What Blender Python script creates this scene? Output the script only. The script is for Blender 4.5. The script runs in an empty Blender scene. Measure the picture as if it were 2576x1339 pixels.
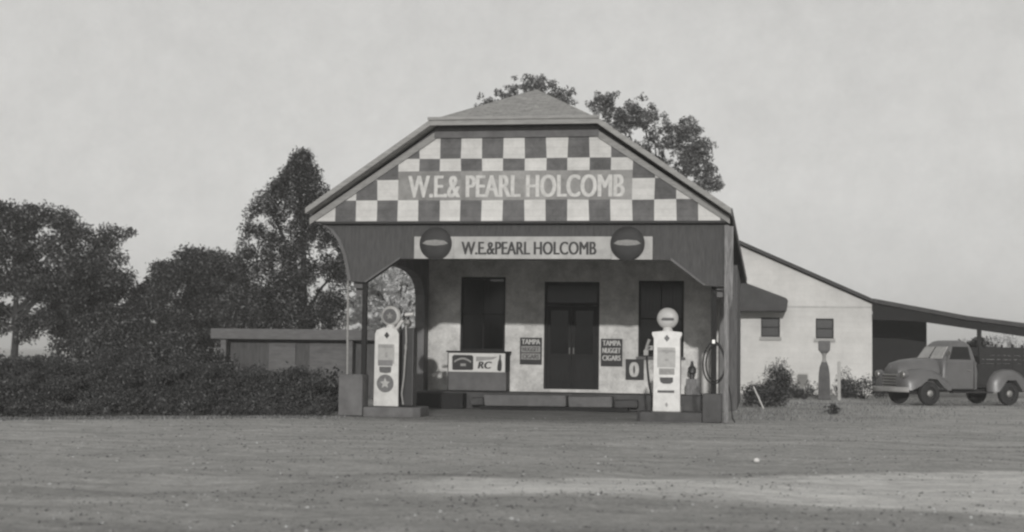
import bpy, bmesh, math, random
import numpy as np
from mathutils import Vector, Matrix
R = math.radians
SC = bpy.context.scene
C = SC.collection
random.seed(7)

# ------------------------------------------------------------------ camera
yaw, pitch, roll = R(9.26), R(3.33), R(0.7)
fw = Vector((-math.sin(yaw)*math.cos(pitch), math.cos(yaw)*math.cos(pitch), math.sin(pitch)))
rt = Vector((math.cos(yaw), math.sin(yaw), 0)); up = rt.cross(fw)
r2 = rt*math.cos(roll) + up*math.sin(roll); u2 = up*math.cos(roll) - rt*math.sin(roll)
cam = bpy.data.objects.new('camera', bpy.data.cameras.new('camera')); C.objects.link(cam)
cam.matrix_world = Matrix(((r2.x, u2.x, -fw.x, 5.28), (r2.y, u2.y, -fw.y, -32.75), (r2.z, u2.z, -fw.z, 1.46), (0, 0, 0, 1)))
cam.data.sensor_width = 36; cam.data.lens = 3755/2576*36
cam.data.clip_start = 0.1; cam.data.clip_end = 5000
cam.data.dof.use_dof = True; cam.data.dof.focus_distance = 34; cam.data.dof.aperture_fstop = 1.4
SC.camera = cam

# ------------------------------------------------------------------ light
SUN_EL, SUN_AZ = R(10.5), R(4.5)     # behind the camera, a little to its right
sd = Vector((-math.sin(SUN_AZ)*math.cos(SUN_EL), math.cos(SUN_AZ)*math.cos(SUN_EL), -math.sin(SUN_EL)))
sun = bpy.data.objects.new('sun', bpy.data.lights.new('sun', 'SUN')); C.objects.link(sun)
sun.rotation_euler = sd.to_track_quat('-Z', 'Y').to_euler()
sun.data.energy = 2.45; sun.data.angle = R(0.8); sun.data.color = (1, .985, .96)
w = bpy.data.worlds.new('World'); SC.world = w; w.use_nodes = True
nt = w.node_tree; bg = nt.nodes['Background']
sky = nt.nodes.new('ShaderNodeTexSky'); sky.sky_type = 'NISHITA'; sky.sun_disc = False
sky.sun_elevation = SUN_EL; sky.sun_rotation = R(180) - SUN_AZ
sky.air_density = 1.0; sky.dust_density = 2.0
bw = nt.nodes.new('ShaderNodeRGBToBW'); nt.links.new(sky.outputs[0], bw.inputs[0])
pw = nt.nodes.new('ShaderNodeMath'); pw.operation = 'POWER'; pw.inputs[1].default_value = .22
nt.links.new(bw.outputs[0], pw.inputs[0])
SKYMUL = nt.nodes.new('ShaderNodeMath'); SKYMUL.operation = 'MULTIPLY'; SKYMUL.inputs[1].default_value = 5.0
nt.links.new(pw.outputs[0], SKYMUL.inputs[0])
stc = nt.nodes.new('ShaderNodeTexCoord'); sn = nt.nodes.new('ShaderNodeTexNoise'); sn.inputs['Scale'].default_value = 22; sn.inputs['Detail'].default_value = 9; sn.inputs['Roughness'].default_value = .8
nt.links.new(stc.outputs['Generated'], sn.inputs[0]); sr = nt.nodes.new('ShaderNodeMapRange'); sr.inputs['From Min'].default_value = .25; sr.inputs['From Max'].default_value = .75
sr.inputs['To Min'].default_value = .90; sr.inputs['To Max'].default_value = 1.10; nt.links.new(sn.outputs[0], sr.inputs[0])
smx = nt.nodes.new('ShaderNodeMath'); smx.operation = 'MULTIPLY'; nt.links.new(SKYMUL.outputs[0], smx.inputs[0]); nt.links.new(sr.outputs[0], smx.inputs[1]); SKYMUL = smx
cmb = nt.nodes.new('ShaderNodeMix'); cmb.data_type = 'RGBA'; cmb.blend_type = 'MULTIPLY'; cmb.inputs[0].default_value = 1
cmb.inputs[6].default_value = (1, .992, .965, 1); nt.links.new(SKYMUL.outputs[0], cmb.inputs[7])
nt.links.new(cmb.outputs[2], bg.inputs[0]); bg.inputs[1].default_value = 0.10
SC.view_settings.view_transform = 'Standard'; SC.view_settings.look = 'None'
SC.view_settings.exposure = -0.09; SC.view_settings.gamma = 1
SC.cycles.pixel_filter_type = 'BLACKMAN_HARRIS'; SC.cycles.filter_width = 2.4
SC.cycles.max_bounces = 6; SC.cycles.transparent_max_bounces = 12

# ------------------------------------------------------------------ materials
def mat(name, v, var=.25, scale=6, rough=.85, bump=.3, stretch=(1, 1, 1), fine=60, spec=.25, metal=0, blot=0):
    m = bpy.data.materials.new(name); m.use_nodes = True
    n = m.node_tree.nodes; l = m.node_tree.links; b = n['Principled BSDF']
    tc = n.new('ShaderNodeTexCoord'); mp = n.new('ShaderNodeMapping'); mp.inputs['Scale'].default_value = stretch
    l.new(tc.outputs['Object'], mp.inputs[0])
    a = n.new('ShaderNodeTexNoise'); a.inputs['Scale'].default_value = scale; a.inputs['Detail'].default_value = 6; a.inputs['Roughness'].default_value = .65
    f = n.new('ShaderNodeTexNoise'); f.inputs['Scale'].default_value = fine; f.inputs['Detail'].default_value = 3
    l.new(mp.outputs[0], a.inputs[0]); l.new(mp.outputs[0], f.inputs[0])
    mx = n.new('ShaderNodeMath'); mx.operation = 'MULTIPLY_ADD'; mx.inputs[1].default_value = .35
    l.new(f.outputs[0], mx.inputs[0]); l.new(a.outputs[0], mx.inputs[2])
    last = mx
    if blot:
        g = n.new('ShaderNodeTexNoise'); g.inputs['Scale'].default_value = blot; g.inputs['Detail'].default_value = 2
        l.new(tc.outputs['Object'], g.inputs[0])
        ad = n.new('ShaderNodeMath'); ad.operation = 'MULTIPLY_ADD'; ad.inputs[1].default_value = .8
        l.new(g.outputs[0], ad.inputs[0]); l.new(mx.outputs[0], ad.inputs[2])
        sb = n.new('ShaderNodeMath'); sb.operation = 'SUBTRACT'; sb.inputs[1].default_value = .4; l.new(ad.outputs[0], sb.inputs[0]); last = sb
    r = n.new('ShaderNodeMapRange'); r.inputs['From Min'].default_value = .38; r.inputs['From Max'].default_value = .98
    r.inputs['To Min'].default_value = v*(1-var); r.inputs['To Max'].default_value = v*(1+var)
    l.new(last.outputs[0], r.inputs[0])
    c = n.new('ShaderNodeCombineColor')
    for i, k in enumerate((1, .985, .955 if v > .2 else .985)):
        q = n.new('ShaderNodeMath'); q.operation = 'MULTIPLY'; q.inputs[1].default_value = k
        l.new(r.outputs[0], q.inputs[0]); l.new(q.outputs[0], c.inputs[i])
    l.new(c.outputs[0], b.inputs['Base Color'])
    b.inputs['Roughness'].default_value = rough; b.inputs['Specular IOR Level'].default_value = spec; b.inputs['Metallic'].default_value = metal
    if bump:
        bp = n.new('ShaderNodeBump'); bp.inputs['Strength'].default_value = bump; bp.inputs['Distance'].default_value = .02
        l.new(mx.outputs[0], bp.inputs['Height']); l.new(bp.outputs[0], b.inputs['Normal'])
    return m

def brick_bump(m, sx, sz, amount, strength=.6, axes='XZ', rowh=.25, bw_=.5, darken=.25):
    n = m.node_tree.nodes; l = m.node_tree.links; b = n['Principled BSDF']
    tc = n.new('ShaderNodeTexCoord'); sp = n.new('ShaderNodeSeparateXYZ'); cb = n.new('ShaderNodeCombineXYZ')
    l.new(tc.outputs['Object'], sp.inputs[0]); l.new(sp.outputs[axes[0]], cb.inputs[0]); l.new(sp.outputs[axes[1]], cb.inputs[1])
    t = n.new('ShaderNodeTexBrick'); t.inputs['Scale'].default_value = 1
    t.inputs['Brick Width'].default_value = sx; t.inputs['Row Height'].default_value = sz; t.inputs['Mortar Size'].default_value = amount
    t.inputs['Color1'].default_value = (1, 1, 1, 1); t.inputs['Color2'].default_value = (1-darken*.6,)*3+(1,); t.inputs['Mortar'].default_value = (1-darken,)*3+(1,)
    l.new(cb.outputs[0], t.inputs[0])
    src = b.inputs['Base Color'].links[0].from_socket
    mx = n.new('ShaderNodeMix'); mx.data_type = 'RGBA'; mx.blend_type = 'MULTIPLY'; mx.inputs[0].default_value = 1
    l.new(src, mx.inputs[6]); l.new(t.outputs[0], mx.inputs[7]); l.new(mx.outputs[2], b.inputs['Base Color'])
    bp = n.new('ShaderNodeBump'); bp.inputs['Strength'].default_value = strength; bp.inputs['Distance'].default_value = .03
    l.new(t.outputs['Fac'], bp.inputs['Height']); bp.invert = True
    l.new(b.inputs['Normal'].links[0].from_socket, bp.inputs['Normal']); l.new(bp.outputs[0], b.inputs['Normal'])
    return m

def leafmat(name, v, var=.45):
    m = bpy.data.materials.new(name); m.use_nodes = True
    n = m.node_tree.nodes; l = m.node_tree.links; b = n['Principled BSDF']
    g = n.new('ShaderNodeNewGeometry'); r = n.new('ShaderNodeMapRange')
    p_ = n.new('ShaderNodeMath'); p_.operation = 'POWER'; p_.inputs[1].default_value = 5
    r.inputs['To Min'].default_value = v*(1-var); r.inputs['To Max'].default_value = v*(1+var*6)  # few random pieces far brighter: on leaves, sunlit flecks put into the colour
    l.new(g.outputs['Random Per Island'], p_.inputs[0]); l.new(p_.outputs[0], r.inputs[0]); l.new(r.outputs[0], b.inputs['Base Color'])
    b.inputs['Roughness'].default_value = .6; b.inputs['Specular IOR Level'].default_value = .25
    tr = n.new('ShaderNodeBsdfTranslucent'); l.new(r.outputs[0], tr.inputs[0])
    ms = n.new('ShaderNodeMixShader'); ms.inputs[0].default_value = .3
    l.new(b.outputs[0], ms.inputs[1]); l.new(tr.outputs[0], ms.inputs[2]); l.new(ms.outputs[0], n['Material Output'].inputs[0])
    return m

def glassmat():
    m = bpy.data.materials.new('window_glass'); m.use_nodes = True
    n = m.node_tree.nodes; l = m.node_tree.links; n.remove(n['Principled BSDF'])
    t = n.new('ShaderNodeBsdfTransparent'); t.inputs[0].default_value = (.28, .28, .28, 1)
    g = n.new('ShaderNodeBsdfGlossy'); g.inputs['Roughness'].default_value = .12
    ms = n.new('ShaderNodeMixShader'); ms.inputs[0].default_value = .025
    l.new(t.outputs[0], ms.inputs[1]); l.new(g.outputs[0], ms.inputs[2]); l.new(ms.outputs[0], n['Material Output'].inputs[0])
    return m

PLASTER = mat('plaster', .57, .38, 3.5, bump=.9, fine=16, blot=1.1)
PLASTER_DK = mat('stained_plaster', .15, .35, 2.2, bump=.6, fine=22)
CHW = brick_bump(mat('check_white', .57, .17, 5, bump=.3, fine=30, blot=.8), 2.9, .155, .006, axes='XZ', darken=.14, strength=.3)
CHD = brick_bump(mat('check_dark', .13, .40, 5, bump=.3, fine=30, blot=.8), 2.9, .155, .006, axes='XZ', darken=.2, strength=.3)
PAN1 = mat('panel_grey', .225, .28, 6, bump=.3, blot=.9); PAN2 = mat('panel_grey_pale', .255, .28, 6, bump=.3, blot=.9)
LETW = mat('letter_white', .52, .28, 9, bump=.1)
LETD = mat('letter_dark', .055, .3, 9, bump=.1)
SIGNW = mat('sign_white', .36, .3, 3, bump=.1, rough=.5)
SIGND = mat('sign_dark', .032, .3, 5, bump=.1, rough=.6)
TRIM = mat('trim_paint', .27, .3, 3, stretch=(1, 1, 6), bump=.3)
TRIMD = mat('trim_dark', .13, .3, 3, bump=.3)
VAL = mat('valance_boards', .075, .35, 3, stretch=(6, 6, 1), bump=.4)
CEIL = mat('ceiling_boards', .05, .3, 3, stretch=(6, 1, 1), bump=.4)
ROOF = brick_bump(mat('shingles', .34, .35, 5, bump=.5, fine=40), .30, .16, .012, axes='XY', darken=.3)
WOODD = mat('dark_wood', .022, .4, 5, stretch=(5, 5, 1), bump=.4)
WOODL = mat('weathered_wood', .20, .75, 5, stretch=(7, 7, .7), bump=.5)
CONC = mat('concrete', .135, .35, 3, bump=.6, fine=40)
CONCD = mat('dirty_concrete', .08, .4, 3, bump=.6, fine=40)
PUMPW = mat('pump_enamel', .58, .25, 4, rough=.35, bump=.05, spec=.5)
PUMPD = mat('pump_dark', .035, .3, 4, rough=.35, bump=.05, spec=.5)
PUMPG = mat('pump_grey', .28, .3, 8, rough=.4, bump=.05)
GLOBE = mat('globe_glass', .40, .15, 8, rough=.45, bump=.02, spec=.5)
CHROME = mat('chrome', .45, .1, 8, rough=.5, bump=.02, metal=1)
RUBBER = mat('rubber', .03, .3, 20, rough=.7, bump=.1)
GLASS = glassmat()
DARKGL = mat('dark_glass', .02, .2, 3, rough=.3, bump=0, spec=.15)
STREAK = mat('streak_pale', .22, .5, 3, stretch=(10, 1, .4), bump=.3)
HOUSEW = brick_bump(mat('whitewash', .57, .14, 1.5, bump=.5, fine=18, blot=.5), .4, .2, .008, axes='XZ', darken=.07, strength=.3)
HOUSED = mat('house_trim', .06, .3, 3, bump=.3)
SHEDW = mat('shed_boards', .085, .4, 3, stretch=(7, 7, 1), bump=.4)
SHEDR = mat('shed_fascia', .125, .35, 3, stretch=(1, 1, 4), bump=.4)
TRUCK = mat('truck_paint', .12, .22, 2.5, rough=.38, bump=.03, spec=.6)
TRUCKD = mat('truck_bed_dark', .03, .3, 4, rough=.6, bump=.1)
BARK = mat('bark', .045, .4, 8, stretch=(3, 3, .6), bump=.8)
LEAFD = leafmat('leaf_dark', .065, .6); LEAFM = leafmat('leaf_mid', .15); LEAFL = leafmat('leaf_light', .55, .12)
STONE = leafmat('stone', .22, .5)
STONEW = mat('white_stone', .65, .1, 4, bump=.3)

# ------------------------------------------------------------------ builders
def props(o, label=None, cat=None, group=None, kind=None):
    if label: o['label'] = label
    if cat: o['category'] = cat
    if group: o['group'] = group
    if kind: o['kind'] = kind
    return o

def thing(name, label, cat, loc=(0, 0, 0), rz=0, group=None):
    o = bpy.data.objects.new(name, None); C.objects.link(o); o.empty_display_size = .2
    o.location = loc; o.rotation_euler = (0, 0, rz)
    return props(o, label, cat, group)

class MB:
    def __init__(s): s.v = []; s.f = []; s.m = []
    def poly(s, pts, mi=0):
        i = len(s.v); s.v += [tuple(p) for p in pts]; s.f.append(tuple(range(i, i+len(pts)))); s.m.append(mi); return s
    def raw(s, vs, fs, mi=0):
        i = len(s.v); s.v += [tuple(p) for p in vs]; s.f += [tuple(a+i for a in f) for f in fs]; s.m += [mi]*len(fs); return s
    def box(s, x0, x1, y0, y1, z0, z1, mi=0):
        return s.raw([(x0,y0,z0),(x1,y0,z0),(x1,y1,z0),(x0,y1,z0),(x0,y0,z1),(x1,y0,z1),(x1,y1,z1),(x0,y1,z1)],
                     [(0,3,2,1),(4,5,6,7),(0,1,5,4),(1,2,6,5),(2,3,7,6),(3,0,4,7)], mi)
    def prism(s, pts, axis, a, b, mi=0):           # pts 2D; axis 'y' -> (x,z), 'x' -> (y,z), 'z' -> (x,y)
        def P(p, t): return (p[0], t, p[1]) if axis == 'y' else (t, p[0], p[1]) if axis == 'x' else (p[0], p[1], t)
        n = len(pts); vs = [P(p, a) for p in pts]+[P(p, b) for p in pts]
        fs = [tuple(range(n)), tuple(range(2*n-1, n-1, -1))]+[(i, i+n, (i+1) % n+n, (i+1) % n) for i in range(n)]
        return s.raw(vs, fs, mi)
    def rev(s, prof, c=(0, 0, 0), axis='z', n=24, mi=0):
        vs = []; fs = []
        for r, h in prof:
            for k in range(n):
                a = 2*math.pi*k/n; p = (r*math.cos(a), r*math.sin(a), h)
                if axis == 'y': p = (p[0], p[2], p[1])
                if axis == 'x': p = (p[2], p[0], p[1])
                vs.append((p[0]+c[0], p[1]+c[1], p[2]+c[2]))
        for j in range(len(prof)-1):
            for k in range(n): fs.append((j*n+k, j*n+(k+1) % n, (j+1)*n+(k+1) % n, (j+1)*n+k))
        if prof[0][0] > 1e-4: fs.append(tuple(range(n)))
        if prof[-1][0] > 1e-4: fs.append(tuple(range((len(prof)-1)*n, len(prof)*n)))
        return s.raw(vs, fs, mi)
    def tube(s, pts, r, n=8, r1=None, mi=0):
        pts = [Vector(p) for p in pts]; vs = []; fs = []; N = len(pts); r1 = r if r1 is None else r1
        for i, p in enumerate(pts):
            d = (pts[min(i+1, N-1)]-pts[max(i-1, 0)]).normalized()
            a = d.cross(Vector((0, 0, 1)) if abs(d.z) < .9 else Vector((1, 0, 0))).normalized(); b = d.cross(a)
            rr = r+(r1-r)*i/(N-1)
            for k in range(n):
                t = 2*math.pi*k/n; vs.append(p+a*rr*math.cos(t)+b*rr*math.sin(t))
        for j in range(N-1):
            for k in range(n): fs.append((j*n+k, j*n+(k+1) % n, (j+1)*n+(k+1) % n, (j+1)*n+k))
        fs += [tuple(range(n)), tuple(range((N-1)*n, N*n))]
        return s.raw(vs, fs, mi)
    def loft(s, rings, mi=0, cap=True):
        n = len(rings[0]); vs = [p for r in rings for p in r]; fs = []
        for j in range(len(rings)-1):
            for k in range(n): fs.append((j*n+k, j*n+(k+1) % n, (j+1)*n+(k+1) % n, (j+1)*n+k))
        if cap: fs += [tuple(range(n)), tuple(range((len(rings)-1)*n, len(rings)*n))]
        return s.raw(vs, fs, mi)
    def build(s, name, m, parent=None, world=False, loc=None, smooth=False, bev=0, label=None, cat=None, group=None, kind=None):
        vs = s.v; off = (0, 0, 0)
        if parent and world:
            p = parent
            while p.parent: p = p.parent
            off = p.location
        elif loc: off = loc
        if tuple(off) != (0, 0, 0): vs = [(a-off[0], b-off[1], c-off[2]) for a, b, c in vs]
        me = bpy.data.meshes.new(name); me.from_pydata(vs, [], s.f)
        ms = m if isinstance(m, (list, tuple)) else [m]
        for q in ms: me.materials.append(q)
        if len(ms) > 1: me.polygons.foreach_set('material_index', s.m)
        bm = bmesh.new(); bm.from_mesh(me); bmesh.ops.recalc_face_normals(bm, faces=bm.faces); bm.to_mesh(me); bm.free()
        if smooth:
            me.polygons.foreach_set('use_smooth', [True]*len(me.polygons))
            me.set_sharp_from_angle(angle=R(40))
        o = bpy.data.objects.new(name, me); C.objects.link(o)
        if loc: o.location = loc
        if parent: o.parent = parent
        if bev:
            b = o.modifiers.new('bevel', 'BEVEL'); b.width = bev; b.segments = 2; b.limit_method = 'ANGLE'
        return props(o, label, cat, group, kind)

def text(body, x0, x1, z0, z1, y, m, name, parent, bold=.02, world=True, depth=.006, rows=None, shear=0):
    cu = bpy.data.curves.new('t', 'FONT'); cu.body = body; cu.size = 1;  cu.extrude = .01; cu.resolution_u = 4; cu.shear = shear
    o = bpy.data.objects.new('t', cu); C.objects.link(o)
    dg = bpy.context.evaluated_depsgraph_get(); dg.update()
    me = bpy.data.meshes.new_from_object(o.evaluated_get(dg)); bpy.data.objects.remove(o)
    n = len(me.vertices); co = np.empty(n*3); me.vertices.foreach_get('co', co); co = co.reshape(-1, 3)
    mn, mxx = co.min(0), co.max(0); q = (co-mn)/(mxx-mn)
    out = np.stack([x0+q[:, 0]*(x1-x0), y-depth*q[:, 2], z0+q[:, 1]*(z1-z0)], 1)
    p = parent
    if world:
        while p.parent: p = p.parent
        out -= np.array(p.location)
    fcs = [tuple(f.vertices) for f in me.polygons]; mb = MB()
    k = (z1-z0)*bold*2.6
    for q_, (dx, dy) in enumerate(((0, 0), (-k, .0006), (k, .0012), (-k/2, .0018), (k/2, .0024))):
        mb.raw([(a+dx, b-dy, c) for a, b, c in out], fcs)
    bpy.data.meshes.remove(me); me = bpy.data.meshes.new(name); me.from_pydata(mb.v, [], mb.f); me.materials.clear(); me.materials.append(m); me.update()
    t = bpy.data.objects.new(name, me); C.objects.link(t); t.parent = parent
    return t

def copy_tree(o, parent=None):
    c = o.copy(); C.objects.link(c); c.parent = parent
    for ch in list(o.children): copy_tree(ch, c)
    return c

def wall_xz(mb, x0, x1, z0, z1, y0, y1, holes):    # wall facing y with rectangular holes (x0,x1,z0,z1), sorted in x
    x = x0
    for a, b, c, d in holes:
        mb.box(x, a, y0, y1, z0, z1)
        if c > z0: mb.box(a, b, y0, y1, z0, c)
        if d < z1: mb.box(a, b, y0, y1, d, z1)
        x = b
    mb.box(x, x1, y0, y1, z0, z1); return mb

def leaves(name, m, clumps, size, dens, parent=None, seed=0, loc=(0, 0, 0), flat=1.0, **kw):
    """clumps (x,y,z,r): leaf quads scattered through each clump, thicker towards its skin"""
    g = np.random.default_rng(seed); P = []; 
    for x, y, z, r in clumps:
        n = max(6, int(dens*r*r)); d = g.normal(size=(n, 3)); d /= np.linalg.norm(d, axis=1)[:, None]
        rad = r*(g.random(n)**.45)*(1+.25*g.normal(size=n)*.6); p = d*rad[:, None]; p[:, 2] *= flat
        P.append(p+np.array((x, y, z)))
    P = np.concatenate(P); P = P[P[:, 2] > .02]; n = len(P)
    a = g.normal(size=(n, 3)); a /= np.linalg.norm(a, axis=1)[:, None]
    b = np.cross(a, g.normal(size=(n, 3))); b /= np.linalg.norm(b, axis=1)[:, None]
    s = size*(.6+.8*g.random(n))[:, None]
    V = np.stack([P-a*s, P-b*s*.45, P+a*s, P+b*s*.45], 1).reshape(-1, 3)-np.array(loc)
    me = bpy.data.meshes.new(name); me.vertices.add(4*n); me.vertices.foreach_set('co', V.ravel())
    me.loops.add(4*n); me.loops.foreach_set('vertex_index', np.arange(4*n))
    me.polygons.add(n); me.polygons.foreach_set('loop_start', np.arange(n)*4); me.polygons.foreach_set('loop_total', np.full(n, 4))
    me.update(); me.materials.append(m)
    o = bpy.data.objects.new(name, me); C.objects.link(o); o.location = (0, 0, 0) if parent else loc
    if parent: o.parent = parent
    return props(o, **kw)

def tree(name, label, loc, clumps, m, size, dens, height, tr=.18, cat='tree', group=None, seed=1, limbs=7, flat=.8):
    t = thing(name, label, cat, loc, group=group); g = random.Random(seed)
    mb = MB(); cx, cy, cz = loc
    top = (g.uniform(-.3, .3), 0, height*.86)
    mb.tube([(0, 0, -.1), (.08, 0, height*.3), (-.05, .1, height*.6), top], tr, 8, tr*.25)
    big = sorted(clumps, key=lambda c: -c[3])[:60]
    for c in g.sample(big, min(limbs, len(big))):
        h0 = min(height*.7, max(.5, (c[2])*.55))
        q = Vector((c[0]-cx, c[1]-cy, c[2])); p0 = Vector((0, 0, h0)); mid = p0.lerp(q, .5)+Vector((0, 0, .2))
        mb.tube([p0, mid, q], tr*.4, 6, tr*.1)
    mb.build('trunk', BARK, t, smooth=True)
    leaves('crown', m, clumps, size, dens, t, seed, (cx, cy, 0), flat)
    return t

from mathutils import noise as NZ
def blobs(n, fn, r0, r1, seed, hole=-.05, fr=.75):      # fn(rng) -> (x,y,z)
    g = random.Random(seed); out = []
    while len(out) < n:
        x, y, z = fn(g)
        if NZ.noise((x*fr+seed, y*fr*.25, z*fr)) < hole: continue
        out.append((x, y, z, g.uniform(r0, r1)))
    return out

# ------------------------------------------------------------------ ground
def ground_material():
    m = bpy.data.materials.new('gravel_ground'); m.use_nodes = True
    n = m.node_tree.nodes; l = m.node_tree.links; b = n['Principled BSDF']
    tc = n.new('ShaderNodeTexCoord'); sp = n.new('ShaderNodeSeparateXYZ'); l.new(tc.outputs['Object'], sp.inputs[0])
    def noise(s, d=5, r=.6, st=(1, 1, 1)):
        mp = n.new('ShaderNodeMapping'); mp.inputs['Scale'].default_value = st; l.new(tc.outputs['Object'], mp.inputs[0])
        t = n.new('ShaderNodeTexNoise'); t.inputs['Scale'].default_value = s; t.inputs['Detail'].default_value = d; t.inputs['Roughness'].default_value = r
        l.new(mp.outputs[0], t.inputs[0]); return t.outputs[0]
    def M(op, a, b_=None, c=None):
        q = n.new('ShaderNodeMath'); q.operation = op
        for i, v in enumerate((a, b_, c)):
            if v is None: continue
            if isinstance(v, (int, float)): q.inputs[i].default_value = v
            else: l.new(v, q.inputs[i])
        return q.outputs[0]
    def step(v, lo, hi, a=0., b_=1.):
        q = n.new('ShaderNodeMapRange'); q.interpolation_type = 'SMOOTHSTEP'
        q.inputs['From Min'].default_value = lo; q.inputs['From Max'].default_value = hi; q.inputs['To Min'].default_value = a; q.inputs['To Max'].default_value = b_
        l.new(v, q.inputs[0]); return q.outputs[0]
    x, y = sp.outputs[0], sp.outputs[1]
    big = noise(.35, 4); mid = noise(2.2, 6, .7); fine = noise(11, 7, .85); wob = noise(.9, 4)
    w2 = M('MULTIPLY_ADD', wob, 1.2, -.6)
    # far edge of the pale drive, curving away to the right
    xt = M('SUBTRACT', x, 1.3)
    far = M('ADD', M('MULTIPLY_ADD', xt, STRIP[0], STRIP[1]), M('MULTIPLY', M('MULTIPLY', xt, xt), STRIP[2]))
    near = M('ADD', M('MULTIPLY_ADD', xt, STRIP[3], STRIP[4]), M('MULTIPLY', M('MULTIPLY', xt, xt), STRIP[5]))
    d1 = M('ADD', M('SUBTRACT', far, y), w2); d2 = M('ADD', M('SUBTRACT', y, near), w2)
    mask = M('MULTIPLY', M('MULTIPLY', step(d1, -.15, .35), step(d2, -.4, .6)), step(M('ADD', x, w2), .9, 2.6))
    v = M('ADD', M('MULTIPLY_ADD', mid, .32, M('MULTIPLY_ADD', big, .26, .12)), M('MULTIPLY_ADD', fine, .80, -.385))
    # patchy worn band behind the drive is duller; the drive itself pale
    v = M('MULTIPLY_ADD', mask, M('MULTIPLY_ADD', mid, .36, .12), v)
    strk = noise(1.0, 6, .75, (.5, 1.5, 1)); v = M('MULTIPLY', v, M('MULTIPLY_ADD', strk, 1.3, .37))
    rut = noise(.5, 4, .6, (.2, 1.6, 1)); v = M('MULTIPLY', v, step(rut, .30, .5, .86, 1.02))
    oil = M('MULTIPLY', step(M('ADD', y, w2), -2.2, -.2), M('MULTIPLY', step(M('ADD', x, w2), -4.3, -3.0), step(M('ADD', x, w2), 4.9, 3.6, 0., 1.)))  # oil is only a mask that darkens the ground from the porch back
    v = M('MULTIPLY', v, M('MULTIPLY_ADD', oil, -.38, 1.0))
    c = n.new('ShaderNodeCombineColor')
    for i, k in enumerate((1, .99, .965)): l.new(M('MULTIPLY', v, k), c.inputs[i])
    l.new(c.outputs[0], b.inputs['Base Color']); b.inputs['Roughness'].default_value = .95; b.inputs['Specular IOR Level'].default_value = .1
    bp = n.new('ShaderNodeBump'); bp.inputs['Strength'].default_value = .9; bp.inputs['Distance'].default_value = .05
    l.new(M('ADD', fine, M('MULTIPLY', mid, 2.0)), bp.inputs['Height']); l.new(bp.outputs[0], b.inputs['Normal'])
    return m
STRIP = (.62, -16.2, -.01, .02, -17.55, -.012)
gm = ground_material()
g = MB()
# one sheet: finer and gently uneven near the store, out to the horizon
xs = [-3000, -800, -200, -80]+[-40+i*1.0 for i in range(81)]+[80, 200, 800, 3000]
ys = [-800, -200, -80]+[-40+i*1.0 for i in range(91)]+[90, 200, 800, 4000]
gr = random.Random(3)
def gz(x, y):
    if abs(x) > 38 or y < -38 or y > 48: return 0
    k = 1 if y < -5 else .25
    return k*(.03*math.sin(x*.7+y*.4)+.02*math.sin(x*1.9-y*1.1)+.01*math.sin(y*2.7))-.012
vs = [(x, y, gz(x, y)) for y in ys for x in xs]; W = len(xs)
fs = [(j*W+i, j*W+i+1, (j+1)*W+i+1, (j+1)*W+i) for j in range(len(ys)-1) for i in range(W-1)]
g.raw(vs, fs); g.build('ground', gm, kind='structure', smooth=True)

# loose stones
def stones(name, n, region, smin, smax, m, seed, **kw):
    g_ = np.random.default_rng(seed); mb = MB()
    base = [(1,0,0),(-1,0,0),(0,1,0),(0,-1,0),(0,0,1),(0,0,-.4)]; fs_ = [(0,2,4),(2,1,4),(1,3,4),(3,0,4),(2,0,5),(1,2,5),(3,1,5),(0,3,5)]
    for _ in range(n):
        x, y = region(g_); s = smin+(smax-smin)*g_.random()**3; j = .7+.6*g_.random((6, 3)); a = g_.random()*6.28
        vv = []
        for k, (px, py, pz) in enumerate(base):
            X, Y, Z = px*j[k, 0], py*j[k, 1], pz*.6*j[k, 2]
            vv.append((x+s*(X*math.cos(a)-Y*math.sin(a)), y+s*(X*math.sin(a)+Y*math.cos(a)), gz(x, y)+s*Z+s*.1))
        mb.raw(vv, fs_)
    return mb.build(name, m, **kw)
stones('gravel', 16000, lambda g_: ((lambda d: (5.28-.161*d+(g_.random()-.5)*d*.75, -32.75+d))(10+24*g_.random()**1.1)), .006, .022, STONE, 5,
       label='loose gravel and small stones scattered over the open yard', cat='gravel', kind='stuff')

# ------------------------------------------------------------------ the store
store = thing('store_building', 'old filling station store with a checkerboard gable over its open porch', 'building', (.4, 7.3, 0))
B = dict(parent=store, world=True)
XL, XR, YW = -3.8, 4.62, 7.3
WL = (-2.66, -1.42, 1.5, 3.52); DR = (-.35, 1.15, .5, 3.4); WR = (2.2, 3.41, 1.40, 3.44)
mb = MB(); wall_xz(mb, XL, XR, 0, 4.36, YW, YW+.25, [WL, DR, WR])
mb.box(XL, XL+.25, YW+.25, 17, 0, 4.36); mb.box(XL+.25, XR-.05, 16.75, 17, 0, 3.86)
wl = mb.build('wall', PLASTER, **B)
MB().box(XR-.05, XR+.20, YW-.01, 17, 0, 3.86).build('side_wall', mat('side_wall_boards', .11, .5, 3, stretch=(6, 6, .7), bump=.5), **B)
MB().box(XL+.3, XR-.3, YW+.3, 16.7, .02, .46).build('shop_floor', WOODD, **B)
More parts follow.
